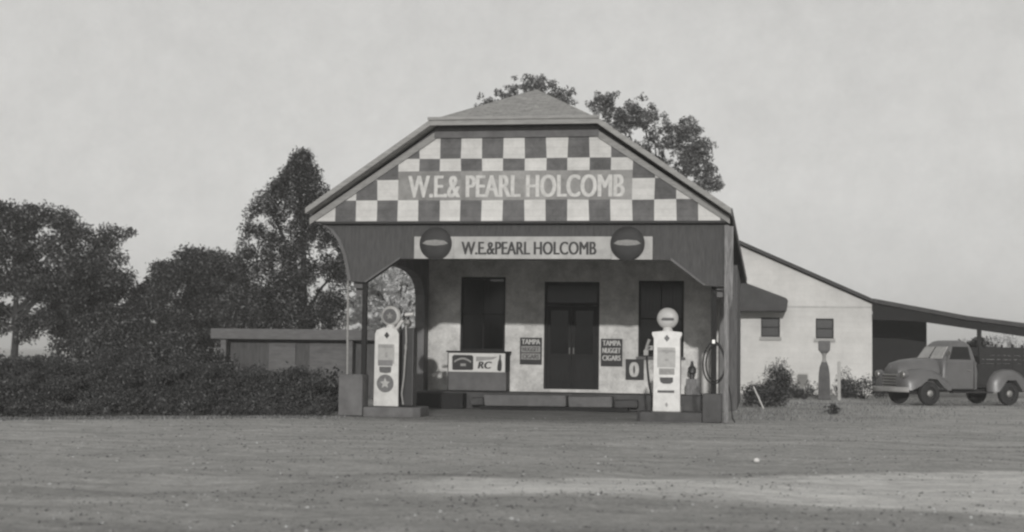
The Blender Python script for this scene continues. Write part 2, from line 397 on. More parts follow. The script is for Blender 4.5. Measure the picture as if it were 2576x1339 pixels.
# porch side walls with flattened arches
def side_wall(x0, x1, ya, yb, zs, zt, y0=.42, y1=YW-.005, top=4.34):
    mb = MB(); N = 18
    mb.prism([(yb, 0), (y1, 0), (y1, top), (yb, top)], 'x', x0, x1)
    pts = []
    for i in range(N+1):
        t = math.pi*(1-i/N); c, s_ = math.cos(t), math.sin(t)
        pts.append(((ya+yb)/2+(yb-ya)/2*math.copysign(abs(c)**.62, c), zs+(zt-zs)*abs(s_)**.75))
    for i in range(N):
        (a, za), (b, zb) = pts[i], pts[i+1]
        mb.prism([(a, za), (b, zb), (b, top), (a, top)], 'x', x0, x1)
    mb.prism([(y0, 2.9), (ya, 2.9), (ya, top), (y0, top)], 'x', x0, x1)
    return mb
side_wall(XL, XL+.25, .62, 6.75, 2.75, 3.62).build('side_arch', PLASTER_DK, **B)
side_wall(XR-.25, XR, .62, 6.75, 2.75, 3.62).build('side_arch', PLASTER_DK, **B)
# front valance: flat in the middle, cut down at both corners, swept out to the eave on the left
cur = [(-4.50, 4.34), (-4.30, 4.22), (-4.12, 3.98), (-3.99, 3.66), (-3.92, 3.38), (-3.86, 3.05)]
vp = cur+[(-3.45, 3.02), (-2.66, 3.56), (3.44, 3.54), (4.18, 2.98), (4.66, 2.96), (4.72, 4.34)]
MB().prism(vp, 'y', .18, .40).build('valance', VAL, **B)
MB().prism([(-3.45, 3.02), (-2.66, 3.56), (-2.66, 3.60), (-3.49, 3.04)], 'y', .15, .18).build('valance_moulding', TRIMD, **B)
MB().prism([(3.44, 3.54), (4.18, 2.98), (4.22, 3.0), (3.46, 3.59)], 'y', .15, .18).build('valance_moulding', TRIMD, **B)
ins = [(x+.07, z-.0) for x, z in cur]
MB().prism([(x-.012, z) for x, z in cur]+list(reversed(ins)), 'y', .145, .178).build('curved_edge_board', TRIMD, **B)
MB().box(-4.5, 4.66, .0, YW, 4.345, 4.385).build('porch_ceiling', CEIL, **B)
# gable
def clip(poly, a, b, c):      # keep a*x+b*z<=c
    out = []
    for i in range(len(poly)):
        p, q = poly[i], poly[(i+1) % len(poly)]; dp, dq = a*p[0]+b*p[1]-c, a*q[0]+b*q[1]-c
        if dp <= 0: out.append(p)
        if dp*dq < 0: t = dp/(dp-dq); out.append((p[0]+t*(q[0]-p[0]), p[1]+t*(q[1]-p[1])))
    return out
SL = .665; Z0 = 4.40; RW = .468; X0 = -4.14; CW = .4822
jr = random.Random(9); JX = {(i, k): jr.uniform(-.012, .012) for i in range(-2, 22) for k in range(5)}; JZ = {(i, k): jr.uniform(-.008, .008) if k else 0 for i in range(-2, 22) for k in range(5)}
mb = MB()
for row in range(4):
    for i in range(-1, 20):
        x0, x1 = X0+i*CW, X0+(i+1)*CW; z0, z1 = Z0+row*RW, Z0+(row+1)*RW
        white = (i % 2 == 1) if row in (0, 2) else (i % 2 == 0)
        pieces = [(z0, z1, 1 if white else 0)]
        if 3 <= i <= 13 and row == 1: pieces = [(z0, z1, 2+(i % 2))]
        if 3 <= i <= 13 and row == 2: pieces = [(z0, z0+.19, 3-(i % 2)), (z0+.19, z1, 1 if white else 0)]
        for a, b, mi in pieces:
            ka = row if a == z0 else None; kb = row+1 if b == z1 else None
            fx = lambda ii, k: JX[ii, k] if k is not None else (JX[ii, row]+JX[ii, row+1])/2
            fz = lambda ii, k: JZ[ii, k] if k is not None else 0
            p = [(x0+fx(i, ka), a+fz(i, ka)), (x1+fx(i+1, ka), a+fz(i+1, ka)), (x1+fx(i+1, kb), b+fz(i+1, kb)), (x0+fx(i, kb), b+fz(i, kb))]
            for s_ in (1, -1): p = clip(p, s_*SL, 1, 4.44+SL*4.56) if p else p
            p = clip(p, 0, 1, 6.27) if p else p
            if len(p) > 2: mb.poly([(x, 0, z) for x, z in p], mi)
mb.build('checkerboard_gable', [CHD, CHW, PAN1, PAN2], **B)
MB().prism([(-4.7, 4.39), (4.7, 4.39), (4.7, 4.44), (1.75, 6.55), (-1.75, 6.55), (-4.7, 4.44)], 'y', .01, .10).build('gable_backing', TRIMD, **B)
text('W.E.& PEARL HOLCOMB', -2.44, 2.42, 4.93, 5.43, -.001, LETW, 'painted_lettering', store, bold=.015, depth=.004)
# trim under the rake and the frieze
def lz(x): return 4.44+SL*(4.56-abs(x))
for s_ in (-1, 1):
    MB().prism([(s_*4.74, lz(4.74)), (s_*1.84, lz(1.84)), (s_*1.84, lz(1.84)+.16), (s_*4.74, lz(4.74)+.16)], 'y', -.05, -.004).build('rake_trim', TRIM, **B)
MB().box(-1.86, 1.86, -.06, -.006, 6.27, 6.5).build('frieze', TRIMD, **B)
# roof
def zr(x): return 7.90-.69*abs(x)
YF, YB = -.42, 17.3
def roofpart(pts, name='roof', th=.10, m=ROOF):
    mb = MB(); n = len(pts); vs = list(pts)+[(x, y, z-th) for x, y, z in pts]
    fs = []
    for i in range(1, n-1): fs += [(0, i, i+1), (n, n+i+1, n+i)]
    fs += [(i, (i+1) % n, (i+1) % n+n, i+n) for i in range(n)]
    return mb.raw(vs, fs)
XC = 1.82
rl = roofpart([(0, 3.05, 7.9), (0, 14, 7.9), (-4.88, YB, zr(4.88)), (-4.70, YF, zr(4.70)), (-XC, YF, zr(XC))])
rr = roofpart([(0, 3.05, 7.9), (XC, YF, zr(XC)), (4.76, YF, zr(4.76)), (4.98, YB, 4.02), (0, 14, 7.9)])
rf = roofpart([(-XC, YF, zr(XC)), (XC, YF, zr(XC)), (0, 3.05, 7.9)])
rb = roofpart([(0, 14, 7.9), (4.98, YB, 4.02), (-4.88, YB, zr(4.88))])
for q in (rl, rf, rb): rr.raw(q.v, q.f)
roof = rr.build('roof', ROOF, **B)
for s_ in (-1, 1):
    xe = 4.72 if s_ < 0 else 4.77
    MB().prism([(s_*xe, zr(xe)+.02), (s_*XC, zr(XC)+.02), (s_*XC, zr(XC)-.11), (s_*xe, zr(xe)-.11)], 'y', YF-.04, YF-.002).build('rake_board', TRIM, roof, world=True)
mb = MB().box(-XC-.04, XC+.04, YF-.06, YF-.042, zr(XC)-.15, zr(XC)+.01)
mb.box(-XC-.1, XC+.1, YF-.10, YF-.062, zr(XC)-.035, zr(XC)+.03)
mb.build('top_fascia', TRIM, roof, world=True)
mb = MB()
for a, b in (((4.77, YF, zr(4.76)), (4.99, YB, 4.02)),):
    x0, y0, z0 = a; x1, y1, z1 = b
    mb.raw([(x0, y0, z0+.01), (x1, y1, z1+.01), (x1, y1, z1-.2), (x0, y0, z0-.16), (x0+.03, y0, z0+.01), (x1+.03, y1, z1+.01), (x1+.03, y1, z1-.2), (x0+.03, y0, z0-.16)],
           [(0, 1, 2, 3), (4, 5, 6, 7), (0, 1, 5, 4), (3, 2, 6, 7), (0, 3, 7, 4), (1, 2, 6, 5)])
mb.build('eave_board', TRIMD, roof, world=True)
MB().raw([(4.76, .11, zr(4.76)-.15), (4.98, YB, 3.86), (4.5, YB, 3.84), (4.5, .11, zr(4.76)-.16)], [(0, 1, 2, 3)]).build('soffit', WOODD, roof, world=True)
MB().raw([(-4.70, .11, zr(4.70)-.13), (-4.88, YB, zr(4.88)-.13), (-3.7, YB, zr(4.88)-.14), (-3.7, .11, zr(4.70)-.14)], [(0, 1, 2, 3)]).build('soffit', WOODD, roof, world=True)
# posts and pedestals
MB().box(-4.02, -3.46, .08, .62, 0, .93).build('pedestal', CONC, bev=.02, **B)
MB().box(4.16, 4.58, .08, .60, 0, .62).build('pedestal', CONCD, bev=.02, **B)
MB().box(-3.565, -3.455, .30, .41, .93, 3.03).build('porch_post', WOODD, bev=.008, label='dark square wooden post', **B)
MB().tube([(-3.88, .30, .93), (-3.90, .30, 3.07)], .028, 10).build('porch_post', TRIM, smooth=True, label='thin pale pipe post', **B)
MB().box(4.33, 4.45, .42, .53, .62, 2.97).build('porch_post', WOODD, bev=.008, label='dark square wooden post', **B)
MB().box(4.62, 4.72, .02, .14, 0, 4.3).build('porch_post', WOODL, bev=.008, label='pale weathered corner post', **B)
MB().prism([(4.66, 4.28), (4.82, 4.28), (4.80, 2.7), (4.74, 2.45), (4.72, 2.96), (4.68, 2.96)], 'y', .05, .14).build('corner_boards', WOODL, **B)
mb = MB()
for i in range(6):
    z = 3.05+i*.19; mb.box(4.625+.01*(i % 2), 4.72, .7+i*.02, 7.2, z, z+.18)
mb.build('side_boards', WOODL, **B)
# windows and door
def window(o, bars_x, bars_z, pale_streaks=False):
    x0, x1, z0, z1 = o; y = YW+.06
    f = MB(); t = .06
    f.box(x0+.002, x0+t, y, y+.09, z0+.002, z1-.002); f.box(x1-t, x1-.002, y, y+.09, z0+.002, z1-.002)
    f.box(x0+t, x1-t, y, y+.09, z1-t, z1-.002); f.box(x0+t, x1-t, y, y+.09, z0+.002, z0+t)
    fr = f.build('window', WOODD, **B)
    b = MB()
    for i in range(1, bars_x): x = x0+(x1-x0)*i/bars_x; b.box(x-.015, x+.015, y+.02, y+.05, z0+t, z1-t)
    for i in range(1, bars_z): z = z0+(z1-z0)*i/bars_z; b.box(x0+t, x1-t, y+.022, y+.055, z-.018, z+.018)
    b.build('glazing_bar', WOODD, fr, world=True)
    MB().box(x0+t, x1-t, y+.06, y+.066, z0+t, z1-t).build('pane', GLASS, fr, world=True)
    MB().box(x0-.05, x1+.05, YW-.08, YW+.05, z0-.07, z0-.002).build('sill', CONC, fr, world=True, bev=.008)
    return fr
window(WL, 2, 2); wr = window(WR, 2, 2)
mb = MB(); n = 40; x0, x1 = 2.34, 3.20
pts = [(x0+(x1-x0)*i/n, YW+.2+.02*math.sin(i*1.5)+.008*math.sin(i*3.7)) for i in range(n+1)]
for i in range(n):
    (a, ya), (b, yb) = pts[i], pts[i+1]
    if i % 13 == 12: continue
    mb.poly([(a, ya, 2.62), (b, yb, 2.62), (b, yb, 3.30), (a, ya, 3.30)])
mb.build('pale_streaks', STREAK, wr, world=True)  # wavy pale strips behind the upper glass of the right window
x0, x1, z0, z1 = DR; y = YW+.07
f = MB(); f.box(x0+.002, x0+.07, y-.03, y+.1, z0, z1-.002); f.box(x1-.07, x1-.002, y-.03, y+.1, z0, z1-.002); f.box(x0+.07, x1-.07, y-.03, y+.1, z1-.08, z1-.002); f.box(x0+.07, x1-.07, y-.02, y+.1, 2.76, 2.84)
f.build('door_frame', WOODD, **B)
MB().box(x0+.07, x1-.07, y+.03, y+.036, 2.84, z1-.08).build('transom', GLASS, **B)
xm = (x0+x1)/2
for s_, (a, b) in enumerate(((x0+.075, xm-.004), (xm+.004, x1-.075))):
    d = MB(); d.box(a, a+.1, y, y+.05, z0+.02, 2.75); d.box(b-.1, b, y, y+.05, z0+.02, 2.75)
    for za, zb in ((z0+.02, z0+.25), (1.32, 1.46), (2.62, 2.75)): d.box(a+.1, b-.1, y, y+.05, za, zb)
    dd = d.build('screen_door', mat('door_paint', .018, .3, 4, bump=.2), **B)
    MB().box(a+.1, b-.1, y+.02, y+.03, z0+.25, 1.32).build('door_panel', WOODD, dd, world=True)
    MB().box(a+.1, b-.1, y+.02, y+.026, 1.46, 2.62).build('pane', GLASS, dd, world=True)
    hx = b-.05 if s_ == 0 else a+.05
    MB().tube([(hx, y-.04, 1.45), (hx, y-.04, 1.62)], .012).build('handle', PUMPG, dd, world=True)
# porch floor and step
MB().box(XL+.26, XR-.26, 5.75, YW-.004, 0, .42).build('porch_floor', CONCD, bev=.02, **B)
for a, b, y0_, h_, m_ in ((-2.0, -1.62, 5.32, .30, CONCD), (-1.60, .55, 5.12, .40, CONC), (.57, 1.72, 5.20, .385, CONC), (1.74, 2.35, 5.36, .30, CONCD)):
    MB().raw([(a+.03, y0_, .09), (b-.01, y0_+.03, .10), (b, 5.745, .09), (a, 5.745, .09), (a, y0_+.02, h_-.02), (b-.02, y0_, h_), (b, 5.745, h_), (a, 5.745, h_)],
             [(0,3,2,1),(4,5,6,7),(0,1,5,4),(1,2,6,5),(2,3,7,6),(3,0,4,7)]).build('step', m_, bev=.04, **B)
MB().box(-1.7, 2.1, 5.3, 5.7, 0, .088).build('step_base', WOODD, **B)
# ------------------------------------------------------------------ signs
hs = thing('hanging_sign', 'long white name sign with a dark round disc at each end, under the gable', 'sign', (.35, .17, 3.55))
H = dict(parent=hs, world=True)
MB().box(-2.33, -1.42, .145, .172, 3.56, 4.06).box(-1.415, 2.135, .14, .172, 3.56, 4.06).box(2.14, 3.05, .145, .172, 3.55, 4.06).build('board', SIGNW, **H)
text('W.E.&PEARL HOLCOMB', -1.23, 1.80, 3.655, 3.945, .138, LETD, 'lettering', hs, bold=.015)
for x, r in ((-1.83, .37), (2.50, .38)):
    d = MB().rev([(.001, -.05), (r*.6, -.045), (r*.93, -.02), (r, .0), (r, .02)], (x, .115, 3.90), 'y', 40).build('round_disc', SIGND, smooth=True, **H)
    band = MB()
    pts = [(x-r*.80, 3.90), (x-r*.55, 3.965), (x, 3.985), (x+r*.55, 3.965), (x+r*.80, 3.90), (x+r*.5, 3.865), (x, 3.85), (x-r*.5, 3.865)]
    band.prism(pts, 'y', .058, .075); band.build('light_band', mat('band_grey', .24, .3, 30, bump=0), d, world=True)
def stand_sign(label, x0, x1, z0, z1, rows, light_first):
    t = thing('tin_sign', label, 'sign', ((x0+x1)/2, YW-.03, z0), group='small tin signs by the door')
    b = MB().box(x0, x1, YW-.03, YW-.006, z0, z1).build('board', SIGND, t, world=True, bev=.006)
    h = (z1-z0-.14)/3
    for i, r_ in enumerate(rows):
        zt = z1-.035-i*h; 
        if i == 0 or not light_first:
            text(r_, x0+.05, x1-.05, zt-h+.05, zt-.01, YW-.0305, LETW, 'lettering', t, bold=.02, depth=.004)
        else:
            MB().box(x0+.04, x1-.04, YW-.036, YW-.0305, zt-h+.03, zt).build('pale_strip', mat('strip', .3, .3, 20, bump=0), t, world=True)
            text(r_, x0+.08, x1-.08, zt-h+.055, zt-.03, YW-.037, LETD, 'lettering', t, bold=.015, depth=.003)
    return t
stand_sign('small dark tin sign with two pale strips on the wall left of the door', -1.00, -.40, 1.15, 1.88, ['TAMPA', 'NUGGET', 'CIGARS'], True)
stand_sign('small dark tin sign with faded pale words on the wall right of the door', 1.20, 1.78, 1.13, 1.87, ['TAMPA', 'NUGGET', 'CIGARS'], False)
t = thing('number_sign', 'small dark square sign with a pale 0 beneath the right window', 'sign', (2.1, YW-.05, .76))
MB().box(1.87, 2.36, YW-.05, YW-.02, .78, 1.33).build('board', SIGND, t, world=True, bev=.006)
text('0', 2.0, 2.2, .86, 1.25, YW-.051, LETW, 'numeral', t, bold=.03)

# drink cooler with advertising panel
ck = thing('drink_cooler', 'dark chest drink cooler with a white bottle advertising panel under the left window', 'cooler', (-2.07, 6.9, .42))
K = dict(parent=ck, world=True)
MB().box(-2.86, -1.26, 6.62, 7.2, .44, .95).build('chest', TRIMD, bev=.02, **K)
MB().box(-2.90, -1.22, 6.60, 7.22, 1.46, 1.50).build('lid', WOODD, bev=.01, **K)
MB().box(-2.86, -1.26, 6.63, 7.2, .952, 1.458).build('upper_case', WOODD, **K)
MB().box(-2.83, -1.29, 6.60, 6.625, .94, 1.44).build('advertising_panel', mat('panel_white', .62, .15, 5, bump=.1), **K)
MB().prism([(-2.72, 1.0), (-2.68, .985), (-2.18, .99), (-2.155, 1.02), (-2.155, 1.34), (-2.19, 1.385), (-2.68, 1.39), (-2.73, 1.34)], 'y', 6.585, 6.598).build('dark_plaque', SIGND, **K)
arc = [(-2.67+.46*i/8, 1.18+.09*math.sin(math.pi*i/8)) for i in range(9)]
MB().prism(arc+[(x, z+.05) for x, z in reversed(arc)], 'y', 6.578, 6.584).box(-2.50, -2.35, 6.578, 6.584, 1.09, 1.16).build('plaque_arc', mat('arc_grey', .3, .3, 30, bump=0), **K)
MB().prism([(-2.08, 1.22), (-1.62, 1.28), (-1.50, 1.35), (-2.08, 1.35)], 'y', 6.592, 6.598).build('grey_flash', PUMPG, **K)
text('RC', -2.02, -1.66, 1.03, 1.22, 6.597, LETD, 'lettering', ck, bold=.03, shear=.2)
bp = [(-1.50, 1.0), (-1.46, .97), (-1.41, .97), (-1.385, 1.0), (-1.375, 1.15), (-1.385, 1.23), (-1.405, 1.29), (-1.405, 1.40), (-1.445, 1.40), (-1.45, 1.29), (-1.48, 1.22), (-1.495, 1.12)]
MB().prism(bp, 'y', 6.588, 6.597).build('painted_bottle', SIGND, **K)
MB().box(-3.5, -2.15, 5.2, 5.7, 0, .40).build('timber_box', WOODD, bev=.02, label='low dark timber box on the ground left of the step', cat='box')
t = thing('wooden_crate', 'small pale wooden crate by the wall right of the right pump', 'crate', (3.75, 6.3, .42))
mb = MB()
for i in range(3): mb.box(3.53, 3.90, 6.1, 6.12, .44+i*.14, .56+i*.14)
mb.build('front_slats', WOODL, t, world=True)
MB().box(3.54, 3.89, 6.122, 6.5, .43, .84).build('box', WOODL, t, world=True)
# hand oil pump
t = thing('oil_dispenser', 'slim dark hand oil dispenser standing by the wall behind the right pump', 'oil dispenser', (3.66, 6.75, .42))
MB().rev([(.10, .42), (.10, .46), (.06, .5), (.06, .95), (.11, 1.0), (.11, 1.12), (.05, 1.18), (.03, 1.3)], (3.66, 6.75, 0), 'z', 16).build('barrel', PUMPD, t, world=True, smooth=True)
MB().tube([(3.66, 6.7, 1.2), (3.66, 6.5, 1.22), (3.66, 6.48, 1.1)], .02).build('crank', PUMPD, t, world=True)
# air hose hung on the post
t = thing('air_hose', 'dark rubber air hose looped over the right porch post', 'hose', (4.39, .3, 1.0))
for s_ in (0,):
    mb = MB()
    for k, (rx, rz_, dx) in enumerate(((.26, .46, 0), (.22, .40, .03))):
        mb.tube([(4.40+dx+rx*math.sin(a*2*math.pi/32)*(.75+.25*math.sin(a*math.pi/32)), .34-.03*k, 1.30+rz_*math.cos(a*2*math.pi/32)) for a in range(33)], .018, 8)
    mb.tube([(4.64, .32, 1.1), (4.76, .30, .6), (4.80, .2, .1), (4.86, -.1, .03)], .016, 8)
    mb.build('hose', RUBBER, t, world=True, smooth=True)
MB().box(4.36, 4.42, .30, .42, 1.72, 1.80).build('hook', CHROME, t, world=True)

# ------------------------------------------------------------------ petrol pumps
def pump(label, loc, rz, left):
    t = thing('fuel_pump', label, 'fuel pump', loc, rz, 'fuel pumps on the two islands')
    hw, hd = .295, .23
    # cabinet: slightly wider at the shoulders with rounded-off top
    def ring(z, w_, d_, r=.05):
        pts = []
        for cx, cy, a0 in ((w_-r, -d_+r, -90), (w_-r, d_-r, 0), (-w_+r, d_-r, 90), (-w_+r, -d_+r, 180)):
            for k in range(4):
                a = R(a0+30*k); pts.append((cx+r*math.cos(a), cy+r*math.sin(a), z))
        return pts
    side = PUMPD if left else PUMPG  # left cabinet is dark, the shade on its side put into the colour
    MB().loft([ring(0, hw+.02, hd+.02), ring(.10, hw+.02, hd+.02), ring(.11, hw, hd), ring(1.60, hw, hd), ring(1.68, hw+.025, hd+.02), ring(1.735, hw+.03, hd+.02), ring(1.76, hw-.02, hd-.03), ring(1.78, .12, .12)]).build('cabinet', side, t, smooth=True)
    fy = -hd-.005
    if left: fp = [(-.30, .015), (.30, .015), (.29, 1.66), (.23, 1.77), (.06, 1.80), (-.10, 1.80), (-.26, 1.74), (-.29, 1.66)]
    else: fp = [(-.30, .015), (.30, .015), (.29, 1.62), (.33, 1.70), (.33, 1.76), (.10, 1.785), (-.10, 1.785), (-.33, 1.76), (-.33, 1.70), (-.29, 1.62)]
    MB().prism(fp, 'y', fy-.02, fy-.018+.018).build('front_panel', PUMPW, t, bev=.006)
    y = fy-.021
    def mark(name, pts, m, d=.004, lb=None): return MB().prism(pts, 'y', y-d, y).build(name, m, t, label=lb)
    def rect(a, b, c, d): return [(a, c), (b, c), (b, d), (a, d)]
    mark('diamond_badge', [(0, 1.545), (.065, 1.625), (0, 1.705), (-.065, 1.625)], PUMPD)
    gd = MB().prism(rect(-.21, .19, .98, 1.42), 'y', y-.002, y).build('dial_window', mat('dial', .36, .15, 10, rough=.3, bump=0), t)
    if left:
        mark('dial_header', rect(-.20, .15, 1.34, 1.42), PUMPG, .006)
        mark('price_plate', rect(-.20, .15, .93, 1.06), mat('plate', .2, .3, 12, bump=0), .006)
        MB().prism(rect(-.03, .03, 1.12, 1.24), 'y', y-.006, y-.0025).build('dial_digits', PUMPG, gd)
        mark('name_plate', [(-.17, .83), (-.15, .78), (-.02, .76), (.11, .78), (.12, .83), (.12, .91), (-.17, .91)], mat('np', .12, .3, 20, bump=0), .006)
        e = MB().rev([(.001, -.012), (.20, -.012), (.205, 0)], (-.02, y, .53), 'y', 32).build('round_emblem', mat('emblem', .16, .4, 14, bump=0), t)
        st = []
        for k in range(10):
            a = math.pi/2+k*math.pi/5; r_ = .13 if k % 2 == 0 else .055; st.append((-.02+r_*math.cos(a), .53+r_*math.sin(a)))
        MB().prism(st, 'y', y-.018, y-.013).build('emblem_star', mat('starm', .42, .2, 14, bump=0), e)
    else:
        mark('header_bar', [(-.2, 1.34), (-.19, 1.31), (-.04, 1.31), (0, 1.28), (.04, 1.31), (.19, 1.31), (.2, 1.34), (.12, 1.37), (-.12, 1.37)], PUMPG, .006)
        mark('price_plate', rect(-.17, .17, .82, .96), mat('plate2', .3, .3, 12, bump=0), .006)
        MB().prism(rect(-.04, .04, 1.12, 1.17), 'y', y-.006, y-.0025).build('dial_digits', PUMPG, gd)
        mark('name_plate', [(-.15, .70), (-.13, .65), (-.07, .62), (.08, .62), (.14, .66), (.14, .76), (-.15, .76)], mat('np2', .10, .3, 20, bump=0), .006)
        mark('lower_bar', rect(-.2, .17, .42, .475), mat('lb', .12, .4, 20, bump=0), .006)
        mark('small_diamond', [(0, .10), (.035, .16), (0, .22), (-.035, .16)], PUMPG)
    # globe
    MB().rev([(.11, 1.75), (.12, 1.79), (.10, 1.84), (.09, 1.87)], (0, 0, 0), 'z', 20).build('globe_collar', PUMPW, t, smooth=True)
    gl = MB().rev([(.001, -.085), (.10, -.085), (.18, -.075), (.215, -.05), (.235, -.03), (.24, 0), (.235, .03), (.215, .05), (.18, .075), (.10, .085), (.001, .085)], (0, 0, 2.07), 'y', 36).build('globe', GLOBE, t, smooth=True)
    if left:
        MB().rev([(.001, -.012), (.165, -.006), (.17, 0)], (0, -.083, 2.07), 'y', 32).build('globe_lens', mat('lens', .11, .5, 10, rough=.3, bump=0), gl)
        st = []
        for k in range(10):
            a = math.pi/2+k*math.pi/5; r_ = .09 if k % 2 == 0 else .04; st.append((r_*math.cos(a), 2.07+r_*math.sin(a)))
        MB().prism(st, 'y', -.10, -.0965).build('globe_star', mat('star2', .25, .3, 14, bump=0), gl)
        # chrome nozzle head and sight glass on the right shoulder
        MB().tube([(.12, 0, 1.76), (.30, -.02, 1.98)], .045, 10).build('bracket_arm', PUMPW, t, smooth=True)
        MB().tube([(.36, -.05, 2.10), (.56, -.05, 2.12)], .04, 10).build('nozzle_spout', PUMPW, t, smooth=True)
        MB().rev([(.001, -.1), (.06, -.08), (.1, 0), (.06, .08), (.001, .1)], (.43, -.06, 1.90), 'z', 16).build('sight_glass', CHROME, t, smooth=True)
        MB().box(.315, .60, -.12, .16, .02, 1.80).build('shaded_side', PUMPD, t, bev=.02)  # dark box: pump side with its shade and the wall's put into colour
        MB().tube([(.42, -.15, 1.86), (.44, -.16, 1.5), (.42, -.17, 1.1), (.40, -.17, .7), (.35, -.17, .3), (.38, -.14, .06)], .022, 8).build('hose', PUMPG, t, smooth=True)
        MB().box(.40, .45, -.17, -.121, 1.30, 1.42).build('latch', CHROME, t, bev=.008); MB().box(.39, .43, -.17, -.121, 1.10, 1.18).build('latch', CHROME, t, bev=.008)
    else:
        MB().prism([(-.14, 2.05), (-.10, 2.085), (.14, 2.08), (.15, 2.03), (.12, 2.02), (-.12, 2.02)], 'y', -.094, -.086).build('globe_band', mat('gband', .12, .5, 30, bump=0), gl)
        MB().tube([(-.30, 0, 1.45), (-.40, -.05, 1.42), (-.46, -.06, 1.25), (-.44, -.06, .95), (-.40, -.06, .6), (-.36, 0, .4), (-.33, 0, .25)], .024, 8).build('hose', RUBBER, t, smooth=True)
        MB().tube([(-.40, -.08, 1.60), (-.46, -.1, 1.42), (-.50, -.1, 1.30)], .035, 8, .025).box(-.52, -.42, -.14, -.06, 1.24, 1.36).box(-.44, -.32, -.06, .04, 1.36, 1.46).build('nozzle', PUMPG, t)
    return t
pump('white fuel pump with a star emblem disc and shaded dark side, standing at the left', (-2.98, .72, .20), R(-7), True)
pump('white fuel pump with a pale globe, at the right before the window', (3.36, .72, .20), 0, False)
MB().prism([(-3.45, .12), (-2.30, .12), (-2.16, .3), (-2.16, 1.2), (-2.3, 1.36), (-3.45, 1.36)], 'z', -.02, .20).build('pump_island', CONC, loc=(-2.8, .7, 0), bev=.02,
    label='low concrete island beneath the left fuel pump', cat='pump island', group='concrete pump islands')
MB().prism([(2.80, .15), (4.15, .15), (4.15, 1.36), (2.85, 1.36), (2.72, 1.2), (2.72, .3)], 'z', -.02, .20).build('pump_island', CONCD, loc=(3.4, .7, 0), bev=.02,
    label='low dark concrete island beneath the right fuel pump', cat='pump island', group='concrete pump islands')

# ------------------------------------------------------------------ white house with lean-to
hz = thing('white_house', 'long whitewashed house with two small windows and an open lean-to, right', 'house', (6, 26, 0))
Hh = dict(parent=hz, world=True)
YH = 26; HW = [(5.52, 6.24, 2.20, 2.95), (7.60, 8.28, 2.16, 2.93)]
mb = MB(); wall_xz(mb, -2, 9.72, 0, 2.96, YH, YH+.25, HW)
mb.prism([(-2, 2.96), (9.72, 2.96), (9.72, 3.50), (3.0, 6.50), (-2, 4.2)], 'y', YH, YH+.25)
mb.box(9.47, 9.72, YH+.25, YH+8, 0, 3.45)
mb.build('wall', HOUSEW, **Hh)
MB().box(4.7, 9.715, YH-.018, YH-.002, 3.34, 3.40).build('string_course', mat('strc', .42, .2, 3), **Hh)
for a, b, c, d in HW:
    f = MB(); f.box(a+.002, a+.05, YH+.05, YH+.12, c+.002, d-.002).box(b-.05, b-.002, YH+.05, YH+.12, c+.002, d-.002).box(a+.05, b-.05, YH+.05, YH+.12, d-.05, d-.002).box(a+.05, b-.05, YH+.05, YH+.12, c+.002, c+.05).box(a+.05, b-.05, YH+.05, YH+.11, (c+d)/2-.02, (c+d)/2+.02)
    fr = f.build('window', WOODD, **Hh)
    MB().box(a+.04, b-.04, YH+.085, YH+.092, c+.04, d-.04).build('pane', DARKGL, fr, world=True)
    MB().box(a-.06, b+.06, YH-.09, YH+.04, c-.13, c-.003).build('sill', mat('sillm', .34, .2, 5), fr, world=True)
MB().prism([(4.55, 4.36), (5.02, 4.20), (6.45, 3.66), (6.52, 3.57), (6.47, 3.16), (4.55, 3.14)], 'y', 24.6, 25.99).build('side_hood', mat('hood_boards', .065, .3, 3), bev=.04, **Hh)
# main roof
def slab(pts, y0, y1, th): return [(x, z) for x, z in pts]+[(x, z-th) for x, z in reversed(pts)]
MB().prism(slab([(-2.5, 4.15), (3.0, 6.68), (9.75, 3.68)], 0, 0, .13), 'y', YH-.35, YH+8.2).build('roof', HOUSED, **Hh)
MB().prism(slab([(9.76, 3.70), (11.5, 3.38), (13.2, 3.07), (15.2, 2.82), (17.5, 2.6)], 0, 0, .16), 'y', YH-.35, YH+7.5).build('lean_to_roof', HOUSED, **Hh)
MB().prism([(9.73, 3.5), (11.5, 3.2), (13.2, 2.89), (15.2, 2.64), (17.5, 2.42), (17.5, 2.1), (15.2, 2.32), (13.2, 2.60), (11.5, 2.84), (9.73, 2.9)], 'y', YH-.2, YH-.1).build('lean_to_beam', mat('beam_dark', .018, .3, 4), **Hh)
MB().box(9.73, 12.1, YH+3.2, YH+3.4, 0, 3.2).build('lean_to_wall', WOODD, **Hh)
for x in (13.6, 17.2): MB().box(x, x+.15, YH-.09, YH+.06, 0, 2.85 if x < 15 else 2.46).build('lean_to_post', WOODD, **Hh)
